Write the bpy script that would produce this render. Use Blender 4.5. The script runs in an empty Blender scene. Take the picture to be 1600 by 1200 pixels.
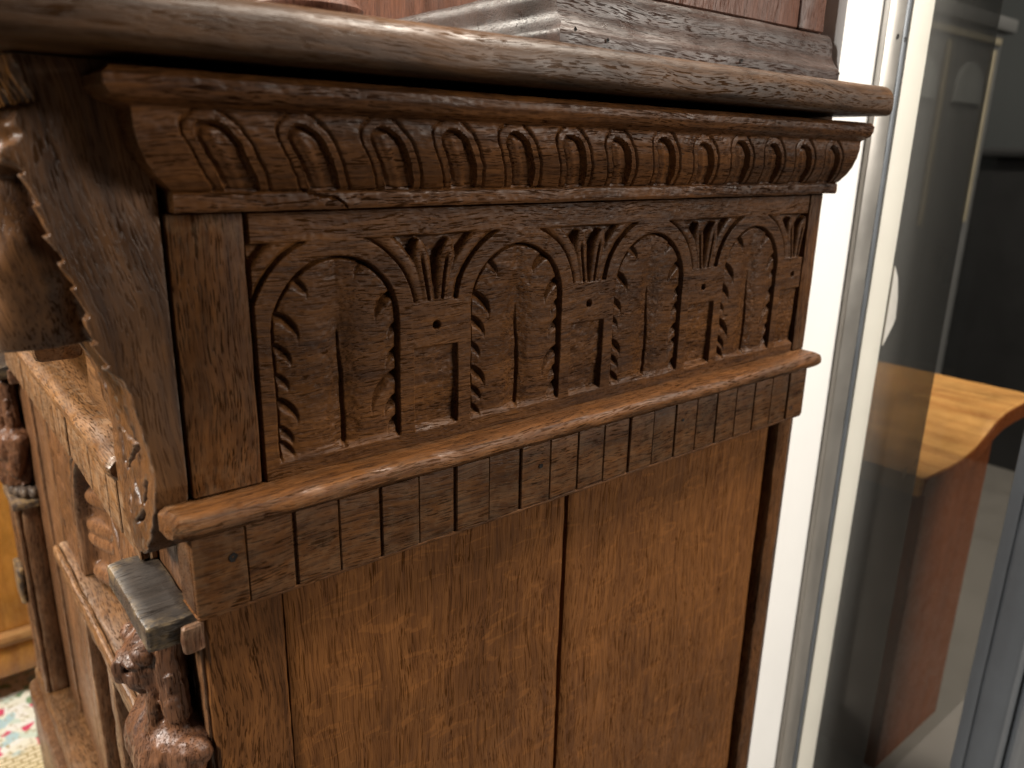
import bpy, bmesh, math, random
import numpy as np
from mathutils import Matrix, Vector

# ------------------------------------------------------------------ camera, light, exposure
scene = bpy.context.scene
col = scene.collection
H0 = 0.80                                   # camera height above the floor (metres)
CAM = (-0.0903, -0.3340, H0)
ROT = ((0.77672231, 0.16483496, -0.60789135),
       (-0.62950713, 0.23469032, -0.7407032),
       (0.02057243, 0.95799264, 0.28605399))
cd = bpy.data.cameras.new('camera'); cam = bpy.data.objects.new('camera', cd); col.objects.link(cam)
cam.matrix_world = Matrix.Translation(CAM) @ Matrix(ROT).to_4x4()
cd.sensor_width = 36.0; cd.lens = 36.0 * 1217.0 / 1600.0
cd.clip_start = 0.01; cd.clip_end = 60.0
cd.dof.use_dof = True; cd.dof.focus_distance = 0.44; cd.dof.aperture_fstop = 8.0
scene.camera = cam

world = bpy.data.worlds.new('World'); scene.world = world; world.use_nodes = True
bg = world.node_tree.nodes['Background']
bg.inputs['Color'].default_value = (1.0, 0.93, 0.85, 1); bg.inputs['Strength'].default_value = 0.035

def area(name, loc, target, size, power, color, size_y=None):
    l = bpy.data.lights.new(name, 'AREA'); l.energy = power; l.color = color
    l.shape = 'RECTANGLE'; l.size = size; l.size_y = size_y or size
    o = bpy.data.objects.new(name, l); col.objects.link(o)
    o.location = loc
    o.rotation_euler = (Vector(target) - Vector(loc)).to_track_quat('-Z', 'Y').to_euler()
    return o
area('aisle_light', (1.75, -1.75, H0 + 0.65), (0.25, 0.0, H0 - 0.1), 0.9, 36, (1.0, 0.93, 0.84))
area('ceiling_lamp_aisle', (0.95, -0.37, H0 + 1.5), (0.50, -0.05, H0 - 0.5), 0.46, 74, (1.0, 0.91, 0.79))
area('ceiling_lamp_front', (-1.55, 0.20, H0 + 1.0), (0.0, 0.2, H0 - 0.2), 0.5, 70, (1.0, 0.95, 0.88))
area('ceiling_lamp_rear', (-0.75, 1.6, H0 + 1.5), (-0.1, 1.0, H0 - 0.7), 0.6, 80, (1.0, 0.92, 0.8))

scene.view_settings.view_transform = 'Standard'
scene.view_settings.look = 'None'
scene.view_settings.exposure = 0.35
scene.view_settings.gamma = 1.0
scene.view_settings.use_curve_mapping = False

# ------------------------------------------------------------------ node helpers and materials
def newmat(name):
    m = bpy.data.materials.new(name); m.use_nodes = True
    nt = m.node_tree
    return m, nt, nt.nodes['Principled BSDF']

def node(nt, kind, **kw):
    n = nt.nodes.new(kind)
    for k, v in kw.items():
        if k.startswith('i_'):
            n.inputs[k[2:].replace('_', ' ')].default_value = v
        else:
            setattr(n, k, v)
    return n

def math_n(nt, op, a, b=None, clamp=False):
    n = nt.nodes.new('ShaderNodeMath'); n.operation = op; n.use_clamp = clamp
    for i, v in enumerate((a, b)):
        if v is None: continue
        if isinstance(v, (int, float)): n.inputs[i].default_value = v
        else: nt.links.new(v, n.inputs[i])
    return n.outputs[0]

def mixc(nt, fac, a, b, mode='MIX'):
    n = nt.nodes.new('ShaderNodeMix'); n.data_type = 'RGBA'; n.blend_type = mode
    for sock, v in ((n.inputs[0], fac), (n.inputs[6], a), (n.inputs[7], b)):
        if isinstance(v, (int, float)): sock.default_value = v
        elif isinstance(v, tuple): sock.default_value = v if len(v) == 4 else (*v, 1)
        else: nt.links.new(v, sock)
    return n.outputs[2]

def maprange(nt, v, a, b, c=0.0, d=1.0, smooth=False):
    n = nt.nodes.new('ShaderNodeMapRange')
    if smooth: n.interpolation_type = 'SMOOTHSTEP'
    nt.links.new(v, n.inputs[0])
    for i, x in zip((1, 2, 3, 4), (a, b, c, d)): n.inputs[i].default_value = x
    return n.outputs[0]

def noise(nt, vec, scale, detail=3.0, rough=0.55, dist=0.0):
    n = nt.nodes.new('ShaderNodeTexNoise')
    n.inputs['Scale'].default_value = scale; n.inputs['Detail'].default_value = detail
    n.inputs['Roughness'].default_value = rough; n.inputs['Distortion'].default_value = dist
    nt.links.new(vec, n.inputs['Vector'])
    return n.outputs['Fac']

def mapping(nt, vec, scale):
    n = nt.nodes.new('ShaderNodeMapping'); n.inputs['Scale'].default_value = scale
    nt.links.new(vec, n.inputs['Vector'])
    return n.outputs['Vector']

def wood(name, axis, dark, light, rough=0.42, pore=0.75, wear=0.0, wearcol=(0.42, 0.30, 0.19), bands=0.35,
         bump=0.35, streak=1.0, tilt=(0, 0, 0), patch=(0.55, 1.1), rays=0.0, porelen=100.0, porewid=1350.0, coat=0.0, blot=0.0, spec=0.19):
    """Old waxed oak: fibre streaks, dark open pores and uneven colour along the given grain axis."""
    m, nt, bs = newmat(name)
    geo = node(nt, 'ShaderNodeNewGeometry'); oi = node(nt, 'ShaderNodeObjectInfo')
    off = node(nt, 'ShaderNodeVectorMath', operation='SCALE'); off.inputs[0].default_value = (3.1, 5.7, 2.3)
    nt.links.new(oi.outputs['Random'], off.inputs['Scale'])
    add = node(nt, 'ShaderNodeVectorMath', operation='ADD')
    nt.links.new(geo.outputs['Position'], add.inputs[0]); nt.links.new(off.outputs[0], add.inputs[1])
    rot = node(nt, 'ShaderNodeVectorRotate', rotation_type='EULER_XYZ'); rot.inputs['Rotation'].default_value = tilt
    nt.links.new(add.outputs[0], rot.inputs['Vector'])
    # slow wobble of the grain
    wn = node(nt, 'ShaderNodeTexNoise'); wn.inputs['Scale'].default_value = 9.0; wn.inputs['Detail'].default_value = 2.0
    nt.links.new(rot.outputs[0], wn.inputs['Vector'])
    wsub = node(nt, 'ShaderNodeVectorMath', operation='SUBTRACT'); wsub.inputs[1].default_value = (0.5, 0.5, 0.5)
    nt.links.new(wn.outputs['Color'], wsub.inputs[0])
    wsc = node(nt, 'ShaderNodeVectorMath', operation='SCALE'); wsc.inputs['Scale'].default_value = 0.018
    nt.links.new(wsub.outputs[0], wsc.inputs[0])
    wadd = node(nt, 'ShaderNodeVectorMath', operation='ADD')
    nt.links.new(rot.outputs[0], wadd.inputs[0]); nt.links.new(wsc.outputs[0], wadd.inputs[1])
    v = wadd.outputs[0]
    def sc(across, along): return tuple(along if i == axis else across for i in range(3))
    broad = noise(nt, mapping(nt, v, sc(70, 4.0)), 1.0, 4, 0.6)
    fibre = noise(nt, mapping(nt, v, sc(420, 26.0)), 1.0, 5, 0.65)
    por = noise(nt, mapping(nt, v, sc(porewid, porelen)), 1.0, 1.5, 0.5)
    big = noise(nt, v, 11.0, 3, 0.6)
    fine = noise(nt, v, 900.0, 2, 0.6)
    t = math_n(nt, 'ADD', math_n(nt, 'MULTIPLY', maprange(nt, broad, 0.36, 0.64), bands),
               math_n(nt, 'MULTIPLY', maprange(nt, fibre, 0.35, 0.66), 1.0 - bands), True)
    c = mixc(nt, math_n(nt, 'MULTIPLY', t, streak), dark, light)
    c = mixc(nt, 1.0, c, mixc(nt, maprange(nt, big, 0.3, 0.72), tuple([patch[0]] * 3), tuple([patch[1]] * 3)), 'MULTIPLY')
    if rays:
        rv = noise(nt, mapping(nt, v, sc(38, 120)), 1.0, 2, 0.5, 1.2)
        c = mixc(nt, math_n(nt, 'MULTIPLY', maprange(nt, rv, 0.58, 0.66, 0, 1, True), rays), c, tuple(min(1, x * 1.5) for x in light))
    pm = maprange(nt, por, 0.53, 0.61, 0, 1, True)
    pg = maprange(nt, noise(nt, mapping(nt, v, sc(120, 6)), 1.0, 2), 0.35, 0.6, 0.35, 1.0)
    pm = math_n(nt, 'MULTIPLY', pm, pg)
    c = mixc(nt, math_n(nt, 'MULTIPLY', pm, pore), c, tuple(x * 0.16 for x in dark))
    if blot:
        bl = noise(nt, mapping(nt, v, sc(22, 9)), 1.0, 4, 0.7)
        c = mixc(nt, math_n(nt, 'MULTIPLY', maprange(nt, bl, 0.62, 0.74, 0, 1, True), blot), c, (0.012, 0.008, 0.006))
    if wear:
        pt = maprange(nt, geo.outputs['Pointiness'], 0.525, 0.60, 0, 1)
        wr = maprange(nt, noise(nt, v, 130.0, 3, 0.7), 0.42, 0.62)
        c = mixc(nt, math_n(nt, 'MULTIPLY', math_n(nt, 'MULTIPLY', pt, wr), wear), c, wearcol)
    nt.links.new(c, bs.inputs['Base Color'])
    r = math_n(nt, 'ADD', maprange(nt, noise(nt, v, 38.0, 4, 0.65), 0.3, 0.7, rough - 0.11, rough + 0.14), math_n(nt, 'MULTIPLY', pm, 0.25), True)
    nt.links.new(r, bs.inputs['Roughness'])
    nt.links.new(maprange(nt, pm, 0.0, 1.0, spec, spec * 0.1), bs.inputs['Specular IOR Level'])
    bs.inputs['Coat Weight'].default_value = coat; bs.inputs['Coat Roughness'].default_value = 0.22
    h = math_n(nt, 'SUBTRACT', math_n(nt, 'ADD', math_n(nt, 'MULTIPLY', fibre, 0.45), math_n(nt, 'MULTIPLY', fine, 0.12)), math_n(nt, 'MULTIPLY', pm, 0.7))
    bp = node(nt, 'ShaderNodeBump'); bp.inputs['Strength'].default_value = bump; bp.inputs['Distance'].default_value = 0.0007
    nt.links.new(h, bp.inputs['Height']); nt.links.new(bp.outputs[0], bs.inputs['Normal'])
    return m

def plain(name, color, rough=0.5, metal=0.0, nscale=30.0, namp=0.15, bump=0.05, spec=0.5):
    m, nt, bs = newmat(name)
    geo = node(nt, 'ShaderNodeNewGeometry')
    n = noise(nt, geo.outputs['Position'], nscale, 4, 0.6)
    c = mixc(nt, n, tuple(x * (1 - namp) for x in color), tuple(min(1, x * (1 + namp)) for x in color))
    nt.links.new(c, bs.inputs['Base Color'])
    nt.links.new(maprange(nt, n, 0.3, 0.7, max(0.03, rough - 0.06), rough + 0.06), bs.inputs['Roughness'])
    bs.inputs['Metallic'].default_value = metal; bs.inputs['Specular IOR Level'].default_value = spec
    bp = node(nt, 'ShaderNodeBump'); bp.inputs['Strength'].default_value = bump; bp.inputs['Distance'].default_value = 0.001
    nt.links.new(noise(nt, geo.outputs['Position'], nscale * 12, 3, 0.6), bp.inputs['Height']); nt.links.new(bp.outputs[0], bs.inputs['Normal'])
    return m

D1, L1 = (0.035, 0.0118, 0.0031), (0.160, 0.0625, 0.0170)
M = {}
M['oak_x'] = wood('oak_grain_along_depth', 0, D1, L1, wear=0.12)
M['oak_z'] = wood('oak_grain_upright', 2, D1, L1, wear=0.15)
M['oak_y'] = wood('oak_grain_along_width', 1, (0.06, 0.024, 0.008), (0.245, 0.115, 0.040), wear=0.4, spec=0.45)
M['oak_carved'] = wood('oak_carved_panel', 0, (0.034, 0.0118, 0.0031), (0.148, 0.0585, 0.0152), wear=0.0, patch=(0.6, 1.1), blot=0.12, porewid=1600.0, pore=0.62)
M['oak_board'] = wood('oak_side_board', 2, (0.082, 0.0285, 0.0068), (0.198, 0.0775, 0.0200), bands=0.30, patch=(0.72, 1.12), pore=0.62, rays=0.22, porelen=48.0, porewid=1600.0, rough=0.45)
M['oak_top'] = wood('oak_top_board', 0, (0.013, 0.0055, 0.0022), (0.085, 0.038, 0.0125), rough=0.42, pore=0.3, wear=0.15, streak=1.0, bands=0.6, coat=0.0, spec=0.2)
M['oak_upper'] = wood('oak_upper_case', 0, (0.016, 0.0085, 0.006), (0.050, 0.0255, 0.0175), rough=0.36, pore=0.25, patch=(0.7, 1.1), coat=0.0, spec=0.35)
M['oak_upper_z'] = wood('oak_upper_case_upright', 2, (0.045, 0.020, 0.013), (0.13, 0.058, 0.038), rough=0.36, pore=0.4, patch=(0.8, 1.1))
M['oak_corbel'] = wood('oak_corbel', 2, (0.034, 0.013, 0.0045), (0.165, 0.072, 0.024), wear=0.35, pore=0.55, wearcol=(0.5, 0.42, 0.34), bands=0.6, rough=0.38, tilt=(0, 0.16, 0), spec=0.45)
M['oak_figure'] = wood('oak_figure', 2, (0.05, 0.019, 0.009), (0.19, 0.078, 0.032), rough=0.44, pore=0.7, wear=0.3, wearcol=(0.4, 0.27, 0.17), coat=0.05, spec=0.4, bump=0.6)
M['capital'] = wood('grey_worn_capital', 0, (0.021, 0.0155, 0.0120), (0.060, 0.047, 0.038), rough=0.42, pore=0.4, wear=0.7, wearcol=(0.40, 0.27, 0.13), bands=0.1, streak=0.6, spec=0.45)
M['oak_abacus'] = wood('oak_end_grain', 1, (0.05, 0.035, 0.026), (0.17, 0.125, 0.095), rough=0.36, wear=0.8, wearcol=(0.45, 0.28, 0.11))
M['oak_front'] = wood('oak_front_upright', 2, (0.06, 0.025, 0.011), (0.23, 0.105, 0.043), rough=0.34, wear=0.4, spec=0.45)
M['hole'] = plain('dark_nail_hole', (0.006, 0.004, 0.003), 0.9)
M['carcass'] = plain('dark_carcass_wood', (0.02, 0.010, 0.005), 0.8)

# ------------------------------------------------------------------ geometry helpers
rng = np.random.default_rng(7)
def vnoise(p, scale, seed=0):
    """smooth value noise in [-1, 1] at points p (..., 3)"""
    q = np.asarray(p, float) * scale + seed * 17.31
    i = np.floor(q).astype(np.int64); f = q - i; f = f * f * (3 - 2 * f)
    out = np.zeros(q.shape[:-1])
    for dx in (0, 1):
        for dy in (0, 1):
            for dz in (0, 1):
                h = (i[..., 0] + dx) * 374761393 + (i[..., 1] + dy) * 668265263 + (i[..., 2] + dz) * 2147483647 + seed * 1274126177
                h = (h ^ (h >> 13)) * 1274126177 & 0x7fffffff
                h = (h ^ (h >> 16)) & 0xffff
                w = (f[..., 0] if dx else 1 - f[..., 0]) * (f[..., 1] if dy else 1 - f[..., 1]) * (f[..., 2] if dz else 1 - f[..., 2])
                out += w * (h / 32767.5 - 1)
    return out

def sstep(a, b, x):
    t = np.clip((x - a) / (b - a), 0, 1); return t * t * (3 - 2 * t)

def tag(o, label=None, cat=None, kind=None, group=None):
    if label: o['label'] = label
    if cat: o['category'] = cat
    if kind: o['kind'] = kind
    if group: o['group'] = group
    return o

def thing(name, base, label, cat, group=None):
    o = bpy.data.objects.new(name, None); col.objects.link(o)
    o.location = (base[0], base[1], base[2] + H0); o.empty_display_size = 0.05
    return tag(o, label, cat, None, group)

def origin_of(parent):
    p = parent
    while p is not None and p.parent is not None: p = p.parent
    return np.array(p.location) if p is not None else np.zeros(3)

def mk(name, V, F, mat, parent=None, sharp=38.0):
    """one mesh object; V in camera-height coordinates (z = 0 at the lens)"""
    V = np.asarray(V, float).copy(); V[:, 2] += H0; V -= origin_of(parent)
    me = bpy.data.meshes.new(name)
    if isinstance(F, np.ndarray):
        n = len(F); k = F.shape[1]
        me.vertices.add(len(V)); me.vertices.foreach_set('co', V.astype(np.float32).ravel())
        me.loops.add(n * k); me.loops.foreach_set('vertex_index', F.astype(np.int32).ravel())
        me.polygons.add(n); me.polygons.foreach_set('loop_start', np.arange(0, n * k, k, dtype=np.int32))
        me.update(calc_edges=True)
    else:
        me.from_pydata([tuple(v) for v in V], [], F); me.update()
    me.validate()
    me.polygons.foreach_set('use_smooth', np.ones(len(me.polygons), bool))
    if sharp: me.set_sharp_from_angle(angle=math.radians(sharp))
    me.materials.append(M[mat])
    o = bpy.data.objects.new(name, me); col.objects.link(o)
    if parent is not None: o.parent = parent
    return o

def fix_normals(o):
    bm = bmesh.new(); bm.from_mesh(o.data); bmesh.ops.recalc_face_normals(bm, faces=bm.faces); bm.to_mesh(o.data); bm.free()
    return o

def rrect(a0, a1, b0, b1, r=0.0012, seg=2):
    pts = []
    for cx, cy, s in ((a1 - r, b1 - r, 0), (a0 + r, b1 - r, 1), (a0 + r, b0 + r, 2), (a1 - r, b0 + r, 3)):
        for k in range(seg + 1):
            t = math.pi / 2 * (s + k / seg); pts.append((cx + r * math.cos(t), cy + r * math.sin(t)))
    return pts

def densify(poly, step):
    out = []
    for i, p in enumerate(poly):
        q = poly[(i + 1) % len(poly)]; d = math.dist(p, q); n = max(1, int(d / step))
        out += [(p[0] + (q[0] - p[0]) * k / n, p[1] + (q[1] - p[1]) * k / n) for k in range(n)]
    return out

def prism(axis, a0, a1, poly, bev=0.001, n=None, amp=0.0003, nscale=60.0, seed=0, step=None, endamp=0.0):
    """sweep a closed polygon along an axis with softened ends and slight hand-made unevenness"""
    if step: poly = densify(poly, step)
    P = np.array(poly, float); c = P.mean(0)
    L = a1 - a0; n = n or max(2, int(L / 0.012))
    A = [a0, a0 + bev] + [a0 + bev + (L - 2 * bev) * k / n for k in range(1, n)] + [a1 - bev, a1]
    ext = np.maximum(np.abs(P - c).max(0), 1e-6)
    rings = []
    for k, a in enumerate(A):
        q = P.copy()
        if k in (0, len(A) - 1): q = c + (P - c) * (1 - bev / ext)
        v = np.zeros((len(P), 3)); o = [i for i in range(3) if i != axis]
        v[:, axis] = a; v[:, o[0]] = q[:, 0]; v[:, o[1]] = q[:, 1]
        rings.append(v)
    V = np.concatenate(rings)
    if amp:
        o = [i for i in range(3) if i != axis]
        for j, i in enumerate(o):
            V[:, i] += amp * vnoise(V, nscale, seed * 3 + j) + amp * 0.6 * vnoise(V, nscale * 4, seed * 5 + j)
        if endamp:
            m = (V[:, axis] < a0 + 2 * bev) | (V[:, axis] > a1 - 2 * bev)
            V[m, axis] += endamp * vnoise(V[m], 260, seed + 9)
    K = len(P); F = []
    for r in range(len(A) - 1):
        for k in range(K):
            F.append((r * K + k, r * K + (k + 1) % K, (r + 1) * K + (k + 1) % K, (r + 1) * K + k))
    F.append(tuple(range(K - 1, -1, -1))); F.append(tuple((len(A) - 1) * K + k for k in range(K)))
    return V, F

def board(name, x0, x1, y0, y1, z0, z1, mat, parent, axis=2, r=0.0012, amp=0.0003, seed=0, bev=0.001, endamp=0.0, step=0.02):
    lo = (x0, y0, z0); hi = (x1, y1, z1); o = [i for i in range(3) if i != axis]
    V, F = prism(axis, lo[axis], hi[axis], rrect(lo[o[0]], hi[o[0]], lo[o[1]], hi[o[1]], r), bev=bev, amp=amp, seed=seed, endamp=endamp, step=step)
    return fix_normals(mk(name, V, F, mat, parent))

def gridfaces(nu, nv, flip=False):
    i = np.arange(nu - 1)[:, None] * nv + np.arange(nv - 1)[None, :]
    f = np.stack([i, i + nv, i + nv + 1, i + 1], -1).reshape(-1, 4)
    return f[:, ::-1].copy() if flip else f

def surface_nets(F, org, h):
    """quad mesh of the zero level of a sampled distance field (negative inside)"""
    nx, ny, nz = F.shape
    S = F < 0
    cs = [(a, b, c) for a in (0, 1) for b in (0, 1) for c in (0, 1)]
    def sub(A, c): return A[c[0]:nx - 1 + c[0], c[1]:ny - 1 + c[1], c[2]:nz - 1 + c[2]]
    cnt = sum(sub(S, c).astype(np.int8) for c in cs)
    act = (cnt > 0) & (cnt < 8)
    idx = np.argwhere(act)
    acc = np.zeros((len(idx), 3)); num = np.zeros(len(idx))
    for a in range(8):
        for b in range(a + 1, 8):
            ca, cb = np.array(cs[a]), np.array(cs[b])
            if np.abs(ca - cb).sum() != 1: continue
            fa = F[tuple((idx + ca).T)]; fb = F[tuple((idx + cb).T)]
            m = (fa < 0) != (fb < 0)
            t = np.where(m, fa / np.where(m, fa - fb, 1), 0)
            acc += np.where(m[:, None], ca + t[:, None] * (cb - ca), 0); num += m
    V = (idx + acc / num[:, None]) * h + np.array(org)
    ids = -np.ones(act.shape, np.int64); ids[act] = np.arange(len(idx))
    Q = []
    for ax in range(3):
        o1, o2 = [(1, 2), (2, 0), (0, 1)][ax]
        s0 = [slice(None)] * 3; s1 = [slice(None)] * 3
        s0[ax] = slice(0, -1); s1[ax] = slice(1, None)
        A, B = S[tuple(s0)], S[tuple(s1)]
        e = np.argwhere(A != B)
        ok = (e[:, o1] > 0) & (e[:, o2] > 0) & (e[:, o1] < F.shape[o1] - 1) & (e[:, o2] < F.shape[o2] - 1)
        e = e[ok]
        d1 = np.zeros(3, int); d1[o1] = 1; d2 = np.zeros(3, int); d2[o2] = 1
        q = np.stack([ids[tuple((e - d1 - d2).T)], ids[tuple((e - d2).T)], ids[tuple(e.T)], ids[tuple((e - d1).T)]], -1)
        fl = A[tuple(e.T)]
        q[~fl] = q[~fl][:, ::-1]
        Q.append(q)
    return V, np.concatenate(Q)

def field(lo, hi, h):
    ax = [np.arange(lo[i], hi[i] + h, h) for i in range(3)]
    return np.meshgrid(*ax, indexing='ij')

def smin(a, b, k):
    t = np.clip(0.5 + 0.5 * (b - a) / k, 0, 1); return b + (a - b) * t - k * t * (1 - t)
def ell(X, Y, Z, c, r):
    k0 = np.sqrt(((X - c[0]) / r[0]) ** 2 + ((Y - c[1]) / r[1]) ** 2 + ((Z - c[2]) / r[2]) ** 2)
    return (k0 - 1) * min(r)
def cap(X, Y, Z, a, b, ra, rb):
    a = np.array(a); b = np.array(b); ab = b - a
    t = np.clip(((X - a[0]) * ab[0] + (Y - a[1]) * ab[1] + (Z - a[2]) * ab[2]) / ab.dot(ab), 0, 1)
    return np.sqrt((X - a[0] - t * ab[0]) ** 2 + (Y - a[1] - t * ab[1]) ** 2 + (Z - a[2] - t * ab[2]) ** 2) - (ra + (rb - ra) * t)

# ------------------------------------------------------------------ setting: floor, wall
ZF = -0.80
M['concrete'] = plain('grey_concrete_floor', (0.085, 0.078, 0.068), 0.5, nscale=9, namp=0.25)
M['whitewall'] = plain('white_painted_wall', (0.88, 0.88, 0.87), 0.6, nscale=14, namp=0.03)
def boxvf(x0, x1, y0, y1, z0, z1):
    V = [(x, y, z) for x in (x0, x1) for y in (y0, y1) for z in (z0, z1)]
    F = [(0, 1, 3, 2), (4, 6, 7, 5), (0, 4, 5, 1), (2, 3, 7, 6), (0, 2, 6, 4), (1, 5, 7, 3)]
    return V, F
o = mk('floor', [(-4, -3, ZF), (4, -3, ZF), (4, 4, ZF), (-4, 4, ZF)], [(0, 1, 2, 3)], 'concrete'); tag(o, 'grey concrete shop floor under the rug and furniture', 'floor', 'structure')
o = mk('wall', *boxvf(0.505, 0.5600, 0.006, 3.2, ZF, 1.0), 'whitewall'); tag(o, 'bright white end of the partition wall behind the cabinet', 'wall', 'structure')

# ------------------------------------------------------------------ the carved oak cabinet
W = 0.60                                    # width of the cabinet front
BX = 0.497                                  # back edge
cab = thing('carved_oak_cabinet', (0.25, 0.30, ZF), 'old dark oak cabinet with carved arches, fluted cornice and corbels', 'cabinet')

core = mk('carcass', *boxvf(0.030, 0.488, 0.022, 0.578, ZF + 0.02, 0.0295), 'carcass', cab)

# top board with a rounded nose
def nose(y0, y1, z0, z1, seg=6):
    def corner(cy, cz, r, t0):
        return [(cy + r * math.cos(t0 + math.pi / 2 * k / seg), cz + r * math.sin(t0 + math.pi / 2 * k / seg)) for k in range(seg + 1)]
    rb, rt = 0.0045, 0.0105
    return corner(y1 - rb, z0 + rb, rb, -math.pi / 2) + corner(y1 - rt, z1 - rt, rt, 0) + corner(y0 + rt, z1 - rt, rt, math.pi / 2) + corner(y0 + rb, z0 + rb, rb, math.pi)
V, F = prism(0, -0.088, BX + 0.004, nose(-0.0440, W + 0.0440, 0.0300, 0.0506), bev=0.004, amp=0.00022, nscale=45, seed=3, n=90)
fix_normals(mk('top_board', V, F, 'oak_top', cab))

# cornice: profile swept along the side with a shaped left end and slanted gouged flutes
prof = [(-0.012, 0.0262), (0.022, 0.0262), (0.0285, 0.0256), (0.0312, 0.0228), (0.0312, 0.0190), (0.0290, 0.0158), (0.0250, 0.0138), (0.0228, 0.0130),
        (0.0222, 0.0120), (0.0222, 0.0060), (0.0212, 0.0000), (0.0185, -0.0065), (0.0145, -0.0120), (0.0092, -0.0172), (0.0068, -0.0182),
        (0.0078, -0.0188), (0.0082, -0.0200), (0.0082, -0.0250), (0.0074, -0.0262), (-0.012, -0.0262)]
def resample(p, step):
    p = np.array(p); d = np.r_[0, np.cumsum(np.hypot(*np.diff(p, axis=0).T))]
    n = int(d[-1] / step); s = np.linspace(0, d[-1], n)
    return np.stack([np.interp(s, d, p[:, 0]), np.interp(s, d, p[:, 1])], 1)
pp = resample(prof, 0.0008)
nrm = np.gradient(pp, axis=0); nrm = np.stack([-nrm[:, 1], nrm[:, 0]], 1); nrm /= np.linalg.norm(nrm, axis=1)[:, None]
if nrm[len(nrm) // 2, 0] < 0: nrm = -nrm
nx_ = 900
O, Zp = pp[:, 0], pp[:, 1]
xl = 0.004 - np.clip(O - 0.0085, 0, 1) * 1.12
xl = np.where(O < 0.0085, 0.004, xl)
T = np.linspace(0, 1, nx_)[:, None]
X = xl[None, :] + (BX + 0.003 - xl[None, :]) * T
Zc = np.repeat(Zp[None], nx_, 0); Oc = np.repeat(O[None], nx_, 0)
zt, zb = 0.0092, -0.0178
dep = np.zeros_like(X)
for k in range(13):
    jit = rng.normal(0, 0.0006); w = 0.0079 + rng.normal(0, 0.0003); zk = zt + rng.normal(0, 0.0006)
    vv = (zk - Zc) / (zk - zb)
    u = X - (0.0152 + 0.0373 * k + jit + 0.0165 * np.clip(vv, 0, 1.1) ** 1.15)
    wk = w * (1 - 0.10 * np.clip(vv, 0, 1) ** 2)
    d = np.where(Zc > zk - wk, np.hypot(u, (Zc - (zk - wk)) * 1.0) - wk, np.abs(u) - wk)
    on = (Zc < 0.0128) & (Zc > zb - 0.0003)
    dn = d + 0.0005 * vnoise(np.stack([X, Zc, Zc * 0], -1), 260, k)
    f = sstep(0.0005, -0.0007, dn) * (0.0030 + 0.0016 * sstep(-0.0034, -0.0008, dn)) * (1 - 0.4 * sstep(0.85, 1.0, vv))
    f = f - 0.0006 * sstep(0.0030, 0.0, np.abs(u + 0.0010)) * sstep(-0.002, -0.005, dn)
    ring = (0.0005 * sstep(0.0050, 0.0044, dn) + 0.0013 * sstep(0.0010, 0.0001, np.abs(dn - 0.0046))) * sstep(0.0002, 0.0008, dn)
    dep = np.maximum(dep, np.where(on, f + ring, 0))
P3 = np.stack([X, Oc, Zc], -1)
crk = [(0.058, -0.0180), (0.066, -0.0205), (0.074, -0.0215), (0.079, -0.0255)]
for (xa, za), (xb_, zb_) in zip(crk[:-1], crk[1:]):
    t = np.clip(((X - xa) * (xb_ - xa) + (Zc - za) * (zb_ - za)) / ((xb_ - xa) ** 2 + (zb_ - za) ** 2), 0, 1)
    dep = np.maximum(dep, 0.0022 * sstep(0.0007, 0.0002, np.hypot(X - xa - t * (xb_ - xa), Zc - za - t * (zb_ - za))) * (Oc > 0.006))
dep += 0.00035 * vnoise(P3, 90, 4) + 0.0002 * vnoise(P3, 420, 5)
Yc = -(Oc - dep * nrm[None, :, 0]); Zd = Zc - dep * nrm[None, :, 1] * 0.6
V = np.stack([X, Yc, Zd], -1).reshape(-1, 3); F = gridfaces(nx_, len(pp))
K = len(pp)
base = len(V); e0 = V[:K].copy(); e0[:, 1] = 0.012; e1 = V[-K:].copy(); e1[:, 1] = 0.012
V = np.concatenate([V, e0, e1])
i = np.arange(K - 1)
F = np.concatenate([F, np.stack([i, i + 1, base + i + 1, base + i], -1),
                    np.stack([(nx_ - 1) * K + i, base + K + i, base + K + i + 1, (nx_ - 1) * K + i + 1], -1)])
fix_normals(mk('cornice', V, F, 'oak_x', cab, sharp=40))

# upright stiles of the side
board('side_front_stile', 0.0020, 0.0338, 0.0, 0.020, -0.152, -0.0265, 'oak_z', cab, 2, seed=11)
board('side_back_stile', 0.4802, BX, 0.0005, 0.020, -0.152, -0.0265, 'oak_z', cab, 2, seed=12)

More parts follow.
